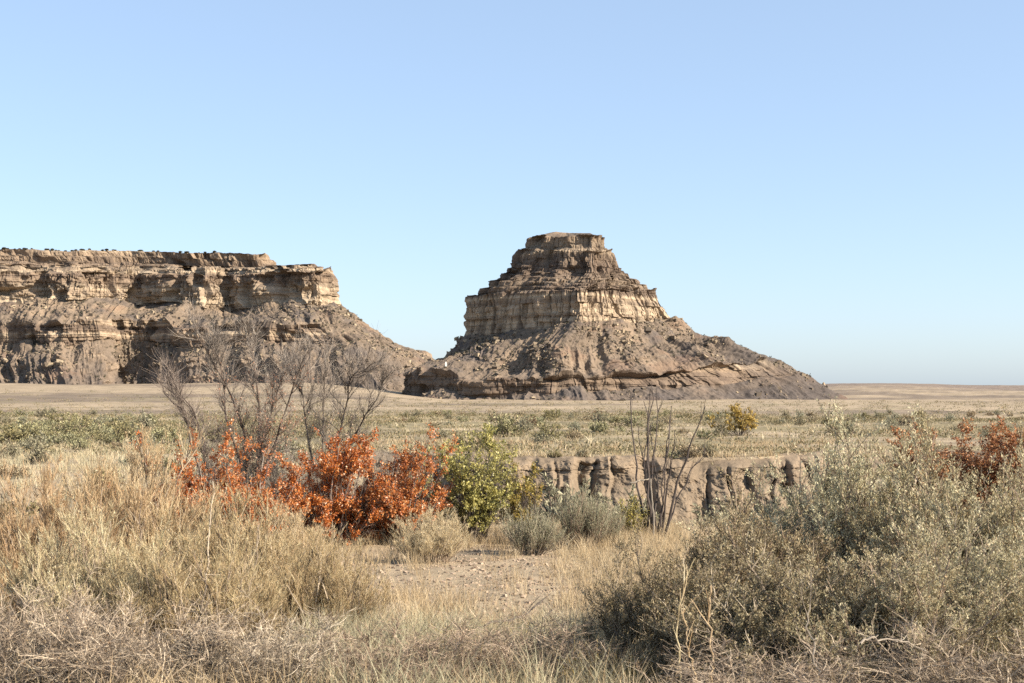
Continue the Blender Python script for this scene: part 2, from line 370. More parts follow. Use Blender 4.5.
def curtain(name, ctrl, usub, spec, closed, seed, ksm, label, wob, bands=()):
    """ctrl (levels, stations, 3): a rock face hung between levels; spec[k] = (rows, kind, amount, bedding) for level k -> k+1;
    wob[k]: how far the level's height wanders along the face"""
    K, Nn, _ = ctrl.shape
    seg = Nn if closed else Nn - 1
    rows = []
    for k in range(K):
        pts = []
        for q in range(seg):
            t = np.linspace(0, 1, usub[q], endpoint=False)[:, None]
            pts.append(ctrl[k, q] * (1 - t) + ctrl[k, (q + 1) % Nn] * t)
        A = smooth_u(np.concatenate(pts + ([] if closed else [ctrl[k, -1:]])), ksm[k], closed)
        A[:, 2] += wob[k] * ((fbm(A[:, 0] / 34, A[:, 1] / 34, k * .37, oct=4, seed=seed + 70 + k // 2) * 1.6 + .9 * noise(A[:, 0] / 95, A[:, 1] / 95, k * .2, seed=seed + 90)))
        rows.append(A)
    Lv = np.stack(rows)
    P, cl, amt, bed, stp = [], [], [], [], []
    for k, (n, kind, a_, bd) in enumerate(spec):
        t = np.linspace(0, 1, n, endpoint=(k == len(spec) - 1))[:, None]
        tz = np.broadcast_to(t, (n, Lv.shape[1]))
        if kind == 'step':                            # a flight of ledges: short cliffs and benches between
            ns = max(2, n // 20)
            ph = 2.0 * fbm(Lv[k][:, 0] / 30, Lv[k][:, 1] / 30, 3.3 * k, oct=3, seed=seed + 60)[None, :] * np.sin(math.pi * t)
            q = np.clip(t * ns + ph, 0, ns); f = q - np.floor(q)
            tz = np.clip((np.floor(q) + .8 * sstep(.0, .35, f) + .2 * f) / ns, 0, 1)
        XY = Lv[k][:, :2] * (1 - t[..., None]) + Lv[k + 1][:, :2] * t[..., None]
        Z = Lv[k][:, 2] * (1 - tz) + Lv[k + 1][:, 2] * tz
        P.append(np.concatenate([XY, Z[..., None]], -1))
        cl.append(np.full(n, {'cliff': 1.0, 'step': .95, 'slope': 0.0, 'flat': 0.0}[kind])); amt.append(np.full(n, a_)); bed.append(np.full(n, bd)); stp.append(np.full(n, float(kind == 'step')))
    P = np.concatenate(P)
    ker = np.ones(5) / 5
    cl, amt, bed, stp = (np.convolve(np.pad(np.concatenate(v), 2, 'edge'), ker, 'valid')[:, None] for v in (cl, amt, bed, stp))
    S, U, _ = P.shape
    mid = P[int(S * .6)]
    um = np.concatenate([[0], np.cumsum(np.linalg.norm(np.diff(mid[:, :2], axis=0), axis=1))])[None, :]
    du = (np.roll(P, -1, 1) - np.roll(P, 1, 1)) if closed else np.gradient(P, axis=1)
    nrm = np.cross(np.gradient(P, axis=0), du); nrm /= np.linalg.norm(nrm, axis=-1, keepdims=True) + 1e-9
    nh = nrm.copy(); nh[..., 2] = 0; nh = nh / np.maximum(np.linalg.norm(nh, axis=-1, keepdims=True), .15)
    cl = cl * np.maximum(sstep(.92, .62, np.abs(nrm[..., 2])), .85 * stp)
    x, y, z = P[..., 0], P[..., 1], P[..., 2]
    # cliffs: buttresses, jointed panels and blocks, bedding ledges, cracks
    zw = z + 1.6 * fbm(x / 40, y / 40, z / 60, oct=3, seed=seed)
    zq = zw + 2.2 * noise(zw / 6.5, .3, seed=seed + 19)
    um2 = um + 2.4 * noise(x / 11, y / 11, z / 14, seed=seed + 4)
    bm = bed * (.35 + .65 * sstep(-.25, .3, fbm(um / 30, z / 9, oct=3, seed=seed + 20)))
    ledge = bm * (2.4 * (rnd2(zq / 3.0, 0 * zq, seed + 1) - .5) + .6 * (rnd2(zq / 1.4, 0 * zq, seed + 2) - .5)) + 1.6 * bed * noise(zw / 9, .5, seed=seed + 3)
    ri = np.floor(zq / 12); pan = rnd2(um2 / 13 + 7.3 * rnd2(ri, 0 * ri, seed + 5), ri, seed + 6) - .5
    ri = np.floor(zq / 4.2); blk = rnd2(um2 / 4.6 + 5.1 * rnd2(ri, 0 * ri, seed + 7), ri, seed + 8) - .5
    ri = np.floor(zq / 2.0); blk2 = rnd2(um2 / 2.4 + 3.1 * rnd2(ri, 0 * ri, seed + 21), ri, seed + 22) - .5
    crack = -np.clip(1 - np.abs(noise(um2 / 10, z / 90, seed=seed + 10)) * 8, 0, 1) - .6 * np.clip(1 - np.abs(noise(um2 / 4.5, z / 50, seed=seed + 23)) * 6, 0, 1)
    brk = sstep(-.3, .35, fbm(um / 24, z / 14, oct=3, seed=seed + 24))
    vt = np.clip(1.45 - bed, .35, 1.1)
    dc = ledge + vt * 3.6 * pan + (.5 + brk) * (1.5 * blk + .7 * blk2) + 2.6 * vt * crack + 6.5 * fbm(um / 42, z / 110, oct=2, seed=seed + 12) + 3.2 * vt * fbm(um / 15, z / 50, oct=3, seed=seed + 9) + .6 * fbm(x / 4, y / 4, z / 4, oct=2, seed=seed + 11)
    cave = sstep(.12, .5, noise(um / 17, z / 16, seed=seed + 33))          # fallen-out corners and alcoves
    dc = dc + 3.4 * fbm(um / 12, z / 11, oct=3, seed=seed + 32) - 4.5 * cave * bed
    # slopes: gullies running downhill, hummocks, outcropping ledges
    frac = np.linspace(0, 1, S)[:, None]
    gl = ridge(um / 30 + .5 * noise(x / 40, y / 40, seed=seed + 13), z / 150, oct=4, seed=seed + 14)
    gl2 = ridge(um / 9 + .4 * noise(x / 14, y / 14, seed=seed + 25), z / 90, oct=3, seed=seed + 26)
    dsl = (5.5 * gl + 1.6 * gl2) * (.4 + .9 * frac) + 3.4 * fbm(x / 24, y / 24, z / 24, oct=4, seed=seed + 15) + 1.1 * fbm(x / 6, y / 6, z / 6, oct=3, seed=seed + 16) + .8 * fbm(x / 2.6, y / 2.6, z / 2.6, oct=2, seed=seed + 27)
    out = sstep(.0, .5, fbm(um / 26, z / 12, oct=3, seed=seed + 18)) * sstep(.1, .45, noise(zw / 4.2, .5, seed=seed + 3))
    dsl = dsl + 2.6 * out * (.7 + blk)
    Q = P + amt[..., None] * (nh * (dc * cl)[..., None] + nrm * (dsl * (1 - cl))[..., None])
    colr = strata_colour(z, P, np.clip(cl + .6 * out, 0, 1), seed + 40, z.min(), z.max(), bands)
    o = build(name, Q.reshape(-1, 3), [grid_faces(S, U, closed)], M_rock, col=colr.reshape(-1, 3))
    tag(o, label, "landform", kind="structure")
    return Q, np.broadcast_to(cl, z.shape), nrm

# --- butte: each level = rows, columns, depths at left, front corner, right, and back depth, bulge
BL = [  # rowL rowC rowR   colL colC colR   dL   dC   dR    dB  bulge
    (232, 233, 234,  550, 574, 590,  1196, 1184, 1196, 1204, 0),
    (236, 236, 241,  530, 592, 604,  1192, 1151, 1186, 1216, 3),
    (246, 249, 249,  527, 593, 607,  1192, 1148, 1186, 1218, 3),
    (249, 252, 252,  517, 594, 613,  1192, 1143, 1187, 1223, 3),
    (257, 272, 267,  513, 595, 619,  1192, 1136, 1187, 1227, 4),
    (273, 280, 276,  496, 592, 627,  1192, 1124, 1188, 1238, 4),
    (297, 289, 291,  463, 582, 657,  1196, 1110, 1192, 1252, 4),
    (340, 325, 322,  462, 579, 673,  1197, 1102, 1193, 1256, 4),
    (353, 350, 343,  447, 560, 704,  1190, 1084, 1192, 1278, 10),
    (357, 372, 349,  445, 558, 742,  1174, 1068, 1184, 1300, 15),
    (369, 379, 363,  402, 554, 785,  1144, 1057, 1178, 1322, 18),
    (391, 394, 379,  398, 553, 816,  1140, 1054, 1174, 1340, 18),
    (404, 406, 396,  389, 553, 862,  1132, 1036, 1166, 1364, 18)]
def butte_ring(l):
    rL, rC, rR, cL, cC, cR, dL, dC, dR, dB, b = l
    Lp, Cp, Rp = W(cL, rL, dL), W(cC, rC, dC), W(cR, rR, dR)
    Bp = W((cL + cR) / 2, 0, dB); Bp[2] = Cp[2] * .5 + Rp[2] * .5
    def between(a, c, t, bl, ax=0.0):
        p = a * (1 - t) + c * t
        n = np.array([(c - a)[1], -(c - a)[0], 0]); n /= np.linalg.norm(n) + 1e-9
        return p + n * bl
    # order: left -> front -> right -> back (anticlockwise from above)
    pts = [Lp, between(Lp, Cp, .33, b), between(Lp, Cp, .68, b), Cp, between(Cp, Rp, .33, b), between(Cp, Rp, .68, b), Rp,
           between(Rp, Bp, .5, 22), Bp, between(Bp, Lp, .5, 22)]
    return np.stack(pts)
ctrl = np.stack([butte_ring(l) for l in BL])
ctrl[-1][:, 2] = np.minimum(ctrl[-1][:, 2], ground_z(ctrl[-1][:, 0], ctrl[-1][:, 1]) - 4)
c0 = ctrl[0].mean(0, keepdims=True)
ctrl = np.concatenate([np.repeat(c0[None] + [[0, 0, .6]], ctrl.shape[1], 1), ctrl])
spec = [(4, 'flat', .2, .3), (14, 'flat', .3, .3), (34, 'cliff', .8, 1.0), (10, 'step', .6, 1), (50, 'cliff', 1.0, 1.0), (64, 'step', 1.0, 1.0), (64, 'step', 1.1, 1.0),
        (100, 'cliff', .9, .3), (64, 'slope', .9, .6), (80, 'slope', 1.3, .6), (34, 'slope', 1.0, .6), (50, 'cliff', 1.2, 1.0), (26, 'slope', .9, .5)]
QB, CB, NB = curtain("butte", ctrl, [190, 190, 190, 190, 190, 190, 70, 50, 50, 70], spec, True, 300,
         [1, 5, 61, 61, 61, 61, 61, 35, 31, 45, 55, 45, 45, 65], "steep flat-topped sandstone butte with talus skirts standing alone on the plain",
         [0, .3, .9, 1.2, 1.2, 2.0, 2.4, 1.0, 3.5, 3, 3.5, 3.4, 3, 2], [(56, 78, -.4), (78, 96, .85), (99, 112, .65), (116, 122, .6), (-8, 15, .85)])  # band over the steps puts shade, the pale one sunlight, into colour

# --- mesa: stations left to right with columns and depths of the upper cliff, lower cliff and talus toe
MS = [  # rim(c,d)   upper(c,d)    lower(c,d)    toe(c,d)
    (-760, 2300, -760, 2200, -780, 2150, -800, 2050),
    (-420, 1650, -420, 1560, -420, 1520, -420, 1440),
    (-140, 1480, -140, 1420, -140, 1370, -130, 1295),
    (-20, 1475, -25, 1412, -10, 1380, 0, 1312),
    (40, 1472, 45, 1425, 25, 1372, 30, 1290),
    (90, 1478, 80, 1418, 62, 1344, 66, 1272),
    (120, 1490, 112, 1440, 100, 1350, 104, 1288),
    (145, 1500, 142, 1468, 121, 1400, 122, 1372),
    (180, 1490, 176, 1440, 150, 1402, 146, 1358),
    (205, 1478, 206, 1418, 185, 1366, 184, 1312),
    (222, 1482, 226, 1447, 235, 1346, 240, 1288),
    (250, 1474, 268, 1418, 290, 1336, 300, 1270),
    (268, 1468, 305, 1392, 338, 1344, 356, 1280),
    (277, 1476, 322, 1404, 366, 1368, 410, 1320),
    (281, 1500, 329, 1436, 383, 1400, 448, 1385),
    (280, 1560, 331, 1500, 388, 1460, 470, 1470),
    (250, 1700, 300, 1640, 360, 1640, 450, 1680),
    (100, 2000, 150, 1950, 220, 1980, 330, 2050)]
MS = np.array(MS, float)
N_ = len(MS)
wn = np.clip((MS[:, 0] - 225) / 50, 0, 1)                          # towards the nose the upper tier drops
def lev(c, row, d): return W(c, row, d)
rim_row = np.interp(MS[:, 0], [-800, 0, 60, 110, 230, 281], [256, 249, 250, 252, 253, 253]); rim_row[-2:] += [8, 16]
nose = np.clip((MS[:, 4] - 290) / 90, 0, 1)
lv = []
inner = W(MS[:, 0] - 15, rim_row, MS[:, 1]); inner2 = inner.copy(); inner[:, 1] += 260; inner[:, 0] -= 60; inner[:, 2] += 1
lv.append(inner)
lv.append(inner2)
lv.append(lev(MS[:, 0] * .93 + MS[:, 2] * .07, rim_row + 13, MS[:, 1] * .93 + MS[:, 3] * .07))
lv.append(lev(MS[:, 0] * .35 + MS[:, 2] * .65, 265 + 0 * MS[:, 0] + 2 * (1 - wn), MS[:, 1] * .35 + MS[:, 3] * .65))
lv.append(lev(MS[:, 2], 271 + 3 * (1 - wn), MS[:, 3]))
lv.append(lev(MS[:, 2] * .93 + MS[:, 4] * .07, 306 + 0 * MS[:, 0], MS[:, 3] * .93 + MS[:, 5] * .07))
lv.append(lev(MS[:, 4] - 2 - 30 * nose, 324 - 3 * nose, MS[:, 5] + 2 + 8 * nose))
lv.append(lev(MS[:, 4] + 10 * nose, 345 + 4 * nose, MS[:, 5] - 6 * nose))
lv.append(lev(MS[:, 4] * .5 + MS[:, 6] * .5 + 6 * nose - 4, 364 - 2 * nose, MS[:, 5] * .5 + MS[:, 7] * .5 + 5))
lv.append(lev(MS[:, 6], 393 + 0 * MS[:, 0], MS[:, 7]))
ctrl = np.stack(lv)
ctrl[-1][:, 2] = np.minimum(ctrl[-1][:, 2], ground_z(ctrl[-1][:, 0], ctrl[-1][:, 1]) - 5)
spec = [(8, 'flat', .5, .5), (36, 'step', .8, 1), (50, 'step', 1.4, 1.1), (16, 'step', 1.1, 1.1), (80, 'cliff', 1.5, 1.05), (56, 'slope', 1.0, .6), (60, 'cliff', 1.2, 1.05), (60, 'slope', 1.2, .6), (50, 'slope', 1.2, .5)]
us = [20, 60, 150, 120, 110, 90, 90, 90, 90, 90, 100, 100, 100, 100, 100, 50, 30]
QM, CM, NM = curtain("mesa", ctrl, us, spec, False, 500, [9, 21, 21, 17, 13, 13, 17, 17, 25, 29],
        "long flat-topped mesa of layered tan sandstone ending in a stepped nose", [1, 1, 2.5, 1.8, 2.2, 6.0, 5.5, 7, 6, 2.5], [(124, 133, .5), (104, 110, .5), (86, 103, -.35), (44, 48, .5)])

# --- rubble fallen on the slopes, scrub on the slopes: nobody could count them
def rocks(name, pts, size, mat, seed, flat=.7):
    rg = np.random.default_rng(seed)
    n = len(pts)
    cube = np.array([[-1, -1, -1], [1, -1, -1], [1, 1, -1], [-1, 1, -1], [-1, -1, 1], [1, -1, 1], [1, 1, 1], [-1, 1, 1]], float)
    v = cube[None] * rg.uniform(.45, 1, (n, 8, 1)) * rg.uniform(.55, 1.2, (n, 1, 3)) * [1, 1, flat]
    a = rg.uniform(0, 6.28, n); b = rg.normal(0, .4, n)
    ca, sa, cb, sb = np.cos(a)[:, None], np.sin(a)[:, None], np.cos(b)[:, None], np.sin(b)[:, None]
    X, Y, Z = v[..., 0], v[..., 1], v[..., 2]
    Y, Z = Y * cb - Z * sb, Y * sb + Z * cb
    X, Y = X * ca - Y * sa, X * sa + Y * ca
    V = np.stack([X, Y, Z], -1) * size[:, None, None] * .5 + pts[:, None]
    f = np.array([[0, 3, 2, 1], [4, 5, 6, 7], [0, 1, 5, 4], [1, 2, 6, 5], [2, 3, 7, 6], [3, 0, 4, 7]])
    Fc = (np.arange(n)[:, None, None] * 8 + f[None]).reshape(-1, 4)
    o = build(name, V.reshape(-1, 3), [Fc], mat, rnd=np.repeat(rg.random(n), 8))
    return tag(o, kind="stuff")

def pick(Q, C, n, seed, cmax=.4, r0=0.56, r1=1.0, dmax=1500):
    rg = np.random.default_rng(seed)
    S = Q.shape[0]
    i = rg.integers(int(S * r0), int(S * r1) - 1, n * 4); j = rg.integers(0, Q.shape[1], n * 4)
    p = Q[i, j]; cc = CX + F * p[:, 0] / p[:, 1]
    ok = (C[i, j] < cmax) & (p[:, 1] < dmax) & (cc > -120) & (cc < 900) & (p[:, 2] > -8)
    return p[ok][:n], rg

p, rg = pick(QB, CB, 26000, 1, dmax=1215)
p = p[fbm(p[:, 0] / 18, p[:, 1] / 18, p[:, 2] / 30, oct=3, seed=88) > rg.uniform(-.15, .6, len(p))]
o = rocks("talus_rubble", p, np.clip(rg.pareto(1.9, len(p)) * .8 + .45, .45, 4.5), M_boulder, 2)
tag(o, "tan broken rock strewn over the talus skirt of the butte", "rubble")
p, rg = pick(QM, CM, 30000, 3, r0=.2, dmax=1480)
p = p[fbm(p[:, 0] / 18, p[:, 1] / 18, p[:, 2] / 30, oct=3, seed=89) > rg.uniform(-.15, .6, len(p))]
o = rocks("mesa_rubble", p, np.clip(rg.pareto(1.9, len(p)) * .95 + .5, .5, 5.5), M_boulder, 4)
tag(o, "tan broken rock strewn over the ledges and talus of the mesa", "rubble")

# ------------------------------------------------------------------ plant builders
def unit(v): return v / (np.linalg.norm(v, axis=-1, keepdims=True) + 1e-9)

def grow(base, dirs, length, n, wig, grav, rg):
    M = len(base); P = np.empty((M, n, 3)); P[:, 0] = base; d = unit(dirs)
    st = np.broadcast_to(np.asarray(length, float), (M,))[:, None] / (n - 1)
    for i in range(1, n):
        d = unit(d + rg.normal(0, wig, (M, 3)) + [0, 0, grav])
        P[:, i] = P[:, i - 1] + d * st
    return P

def kids(par, cnt, t0, t1, ang, length, n, wig, grav, rg, up=0.0):
    """cnt children spread over the parent polylines"""
    M, k, _ = par.shape
    pi = rg.integers(0, M, cnt); t = rg.uniform(t0, t1, cnt) * (k - 1)
    i = np.minimum(t.astype(int), k - 2); f = (t - i)[:, None]
    pos = par[pi, i] * (1 - f) + par[pi, i + 1] * f
    tan = unit(par[pi, i + 1] - par[pi, i])
    pr = unit(np.cross(tan, unit(rg.normal(0, 1, (cnt, 3)))))
    a = rg.uniform(ang * .6, ang * 1.3, cnt)[:, None]
    d = tan * np.cos(a) + pr * np.sin(a) + [0, 0, up]
    ln = np.asarray(length) * rg.uniform(.5, 1.2, cnt)
    return grow(pos, d, ln, n, wig, grav, rg)

def along(par, cnt, t0, t1, rg, bias=1.0):
    M, k, _ = par.shape
    pi = rg.permutation(M)[(M * rg.random(cnt) ** bias).astype(int)]; t = rg.uniform(t0, t1, cnt) * (k - 1)
    i = np.minimum(t.astype(int), k - 2); f = (t - i)[:, None]
    return par[pi, i] * (1 - f) + par[pi, i + 1] * f, unit(par[pi, i + 1] - par[pi, i]), pi

def tubes(P, r0, r1, sides, rg):
    M, n, _ = P.shape
    T = unit(np.gradient(P, axis=1))
    ref = unit(rg.normal(0, 1, (M, 1, 3)))
    A = unit(np.cross(T, ref)); B = np.cross(T, A)
    r = (np.broadcast_to(np.asarray(r0, float), (M,))[:, None] * (1 - np.linspace(0, 1, n)) + np.broadcast_to(np.asarray(r1, float), (M,))[:, None] * np.linspace(0, 1, n))
    th = np.arange(sides) * 2 * math.pi / sides
    V = P[:, :, None] + r[:, :, None, None] * (np.cos(th)[:, None] * A[:, :, None] + np.sin(th)[:, None] * B[:, :, None])
    m = np.arange(M)[:, None, None]; i = np.arange(n - 1)[None, :, None]; j = np.arange(sides)[None, None, :]
    q = lambda ii, jj: (m * n + ii) * sides + jj
    Fc = np.stack(np.broadcast_arrays(q(i, j), q(i, (j + 1) % sides), q(i + 1, (j + 1) % sides), q(i + 1, j)), -1).reshape(-1, 4)
    return V.reshape(-1, 3), Fc, np.repeat(rg.random(M), n * sides)

def leaves(pos, d, L, Wd, rg):
    n = len(pos); d = unit(d)
    s = unit(np.cross(d, unit(rg.normal(0, 1, (n, 3))))); u = np.cross(s, d)
    L = np.broadcast_to(L, (n,))[:, None] * rg.uniform(.6, 1.3, (n, 1)); Wd = np.broadcast_to(Wd, (n,))[:, None] * rg.uniform(.6, 1.3, (n, 1))
    c = pos + d * L * .45 - u * L * .08
    V = np.stack([pos, c + s * Wd * .5, pos + d * L - u * L * .12 * rg.uniform(-1, 2, (n, 1)), c - s * Wd * .5], 1)
    return V.reshape(-1, 3), np.arange(n * 4).reshape(-1, 4), np.repeat(rg.random(n), 4)

def cat(parts):
    V, Fc, r, o = [], [], [], 0
    for v, f, q in parts:
        V.append(v); Fc.append(f + o); r.append(q); o += len(v)
    return np.concatenate(V), Fc, np.concatenate(r)

def add(name, parts, mat, parent):
    V, Fc, r = cat(parts)
    return build(name, V, Fc, mat, parent, rnd=r)

def dome_stems(n, h, wd, rg, npt=7, inner=.12, wig=.13, spread=1.0, grav=.04, lean=(0, 0)):
    """stems from a small base that end on a dome of height h and width wd"""
    az = rg.uniform(0, 2 * math.pi, n); el = np.arccos(1 - rg.random(n) * .94) * spread
    tip = np.stack([np.sin(el) * np.cos(az) * wd / 2, np.sin(el) * np.sin(az) * wd / 2, np.cos(el) * h * .85 + .15 * h], -1) * rg.uniform(.62, 1.06, (n, 1))
    tip[:, :2] += np.array(lean) * tip[:, 2:3]
    base = np.stack([np.cos(az), np.sin(az), 0 * az], -1) * (rg.random((n, 1)) ** .5) * inner * wd
    v = tip - base
    return grow(base, unit(v) + [0, 0, -.25 * grav * npt / 2], np.linalg.norm(v, axis=1), npt, wig, grav, rg)

def P0(col, d, dz=0.0):
    x = (col - CX) / F * d
    return (float(x), float(d), float(ground_z(x, d)) + dz)

def top_h(col, d, row):
    """height of a plant standing at column, depth whose top shows at row"""
    return (ZC - (row - HR) / F * d) - P0(col, d)[2]

# each builder makes a plant of about unit measures at the origin under an Empty
def saltbush(h, wd, seed, nl=100000, leafmat=None):
    rg = np.random.default_rng(seed)
    e = empty("saltbush", (0, 0, 0))
    s = dome_stems(70, h, wd, rg, inner=.16)
    k = kids(s, 620, .5, 1, .75, .4, 6, .16, .10, rg, up=.35)
    k2 = kids(k, 3000, .1, 1, .7, .2, 4, .14, .06, rg, up=.35)
    add("stem", [tubes(s, .016, .005, 4, rg), tubes(k, .005, .0022, 3, rg), tubes(k2, .0026, .0012, 3, rg)], M_mauve, e)
    pos, t, pi = along(k2, nl, .0, 1, rg, 1.7)
    sh = rg.random(len(k2))
    lv = leaves(pos + rg.normal(0, .012, (nl, 3)), t * .7 + rg.normal(0, .48, (nl, 3)) + [0, 0, .35], .026, .0088, rg)
    lv = (lv[0], lv[1], np.clip(.62 * lv[2] + .38 * np.repeat(sh[pi], 4), 0, 1))
    add("foliage", [lv], leafmat or M_sage, e)
    return e

def rabbitbrush(h, wd, seed, nb, mat, L=.05, wb=.0045, stems=90, name="rabbitbrush", heads=0, twigmat=None, lo=.25, n3=2600, fan=.38):
    rg = np.random.default_rng(seed)
    e = empty(name, (0, 0, 0))
    s = dome_stems(stems, h, wd, rg, inner=.2, wig=.1, spread=.92)
    k = kids(s, 620, .2, .98, .5, .36, 6, .12, .12, rg, up=.35)
    k2 = kids(k, n3, .1, 1, .5, .2, 4, .1, .1, rg, up=.3)
    add("stem", [tubes(s, .011, .004, 4, rg), tubes(k, .0042, .002, 3, rg)], twigmat or M_mauve, e)
    pos, t, pi = along(k2, nb, .0, 1, rg)
    keep = pos[:, 2] > lo * h * rg.uniform(.5, 1.5, nb)
    pos, t, pi = pos[keep], t[keep], pi[keep]
    sh = rg.random(len(k2))
    lv = leaves(pos, t + rg.normal(0, fan, pos.shape) + [0, 0, .15], L, wb, rg)
    lv = (lv[0], lv[1], np.clip(.55 * lv[2] + .45 * np.repeat(sh[pi], 4), 0, 1))
    tw = tubes(k2, .0026, .0013, 3, rg)
    parts = [lv, tw]
    if heads:
        tip = k2[rg.integers(0, len(k2), heads), -1]
        tip = tip[tip[:, 2] > .45 * h]
        q = np.repeat(tip, 9, 0) + rg.normal(0, .012, (len(tip) * 9, 3))
        parts.append(leaves(q, rg.normal(0, 1, q.shape) + [0, 0, .8], .022, .007, rg))
    add("foliage", parts, mat, e)
    return e

def twig_bush(h, wd, seed, name="twiggy_shrub", mat=None, n2=1000, n3=9000):
    rg = np.random.default_rng(seed)
    e = empty(name, (0, 0, 0))
    s = dome_stems(80, h, wd, rg, inner=.25, wig=.2)
    k = kids(s, n2, .1, 1, .8, .34, 6, .22, .04, rg, up=.1)
    k2 = kids(k, n3, .1, 1, .8, .17, 4, .2, .02, rg)
    add("stem", [tubes(s, .008, .003, 4, rg), tubes(k, .0035, .0018, 3, rg), tubes(k2, .0024, .0012, 3, rg)], mat or M_mauve, e)
    pos, t, pi = along(k2, 9000, .2, 1, rg)
    add("foliage", [leaves(pos, t + rg.normal(0, .6, pos.shape), .022, .006, rg)], M_straw, e)
    return e

def leafy(name, h, wd, seed, mat, nl, L=.055, wl=.028, stems=26, barkm=None, n2=260, n3=1100, spread=.8, lo=.15, bare=0, lean=(0, 0), clump=.0, crown="foliage"):
    rg = np.random.default_rng(seed)
    e = empty(name, (0, 0, 0))
    s = dome_stems(stems, h, wd, rg, inner=.12, wig=.12, spread=spread, lean=lean)
    k = kids(s, n2, .2, .98, .7, .2 * h, 6, .15, .06, rg, up=.25)
    k2 = kids(k, n3, .1, 1, .75, .09 * h, 4, .15, .02, rg, up=.1)
    st = [tubes(s, .02, .005, 5, rg), tubes(k, .006, .0025, 3, rg), tubes(k2, .003, .0015, 3, rg)]
    if bare:
        b = kids(s, bare, .6, 1, .35, .35 * h, 7, .12, .06, rg, up=.3)
        b2 = kids(b, bare * 6, .2, 1, .6, .1 * h, 4, .12, .03, rg)
        st += [tubes(b, .01, .003, 4, rg), tubes(b2, .004, .002, 3, rg)]
    add("stem", st, barkm or M_twig, e)
    live = k2[(k2[:, 0, 2] > lo * h)]
    dens = fbm(live[:, 0, 0] * 2.2 + seed, live[:, 0, 1] * 2.2, live[:, 0, 2] * 2.2, oct=2, seed=seed)
    live = live[dens > clump - .35] if clump else live
    pos, t, pi = along(live, nl, .0, 1.05, rg)
    sh = rg.random(len(live))
    lv = leaves(pos + rg.normal(0, .02, pos.shape), t * .3 + rg.normal(0, .6, pos.shape) + [0, 0, -.25], L, wl, rg)
    lv = (lv[0], lv[1], np.clip(.55 * lv[2] + .45 * np.repeat(sh[pi], 4), 0, 1))
    add(crown, [lv], mat, e)
    return e

def limb_tree(name, loc, d, limbs, seed, barkm, n2, n3, r=.045, l2=.75, l3=.32, leaf=None, nl=0, leaf_top=.6, L=.05, wl=.024, thin=.0028):
    """limbs: lists of (column, row) as seen at depth d; each also wanders in depth"""
    rg = np.random.default_rng(seed)
    e = empty(name, loc); o = np.array(loc)
    polys = []
    for lm in limbs:
        q = np.array(lm, float); t = np.linspace(0, len(q) - 1, 14)
        c = np.interp(t, np.arange(len(q)), q[:, 0]); rw = np.interp(t, np.arange(len(q)), q[:, 1])
        c = np.convolve(np.pad(c, 1, 'edge'), [.25, .5, .25], 'valid'); rw = np.convolve(np.pad(rw, 1, 'edge'), [.25, .5, .25], 'valid')
        p = W(c, rw, d)
        wob = np.cumsum(rg.normal(0, .05, (14, 3)), 0); wob[:, 1] *= 2.2; wob[:, [0, 2]] *= .35
        p = p + wob + np.linspace(0, 1, 14)[:, None] * [0, rg.uniform(-.9, .9), 0]
        polys.append(p - o)
    s = np.stack(polys)
    k = kids(s, n2, .2, 1, .6, l2, 8, .16, .06, rg, up=.12)
    k2 = kids(k, n3, .1, 1, .6, l3, 5, .16, .05, rg, up=.1)
    add("trunk", [tubes(s, r, .009, 6, rg), tubes(k, .0095, .0035, 4, rg)], barkm, e)
    add("twig_crown", [tubes(k2, thin * 1.3, thin * .7, 3, rg)], M_twig, e)
    if leaf:
        pos, t, pi = along(k2, nl * 3, .0, 1, rg)
        h = s[..., 2].max()
        keep = pos[:, 2] < h * leaf_top * rg.uniform(.4, 1.2, len(pos))
        pos, t = pos[keep][:nl], t[keep][:nl]
        add("foliage", [leaves(pos, t * .3 + rg.normal(0, .6, pos.shape) + [0, 0, -.2], L, wl, rg)], leaf, e)
    return e

def place(e, col, d, sx=1.0, sz=None, rz=0.0, sink=.03):
    e.location = P0(col, d, -sink); e.rotation_euler = (0, 0, rz); e.scale = (sx, sx, sz or sx)
    return e

# ------------------------------------------------------------------ middle ground: trees and bushes at the arroyo edge
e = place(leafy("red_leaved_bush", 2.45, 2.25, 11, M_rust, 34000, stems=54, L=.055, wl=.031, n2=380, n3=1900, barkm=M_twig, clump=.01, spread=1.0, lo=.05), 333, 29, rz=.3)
tag(e, "dense bright orange-red bush, the fullest of the red ones, below the bare trees", "bush", "red-leaved bushes at the wash")
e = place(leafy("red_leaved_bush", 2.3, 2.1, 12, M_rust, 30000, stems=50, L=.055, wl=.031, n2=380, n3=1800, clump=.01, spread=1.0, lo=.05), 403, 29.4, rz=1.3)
tag(e, "orange-red bush with pale dead twigs, between the fullest red bush and the green tree", "bush", "red-leaved bushes at the wash")
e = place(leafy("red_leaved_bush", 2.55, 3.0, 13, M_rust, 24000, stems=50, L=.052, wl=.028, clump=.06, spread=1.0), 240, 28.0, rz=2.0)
tag(e, "thin red bush half hidden behind straw brush under the bare trees", "bush", "red-leaved bushes at the wash")
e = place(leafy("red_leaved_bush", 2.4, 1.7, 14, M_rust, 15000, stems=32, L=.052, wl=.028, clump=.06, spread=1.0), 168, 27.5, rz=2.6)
tag(e, "small red bush farthest left, peeping over the straw-coloured brush", "bush", "red-leaved bushes at the wash")

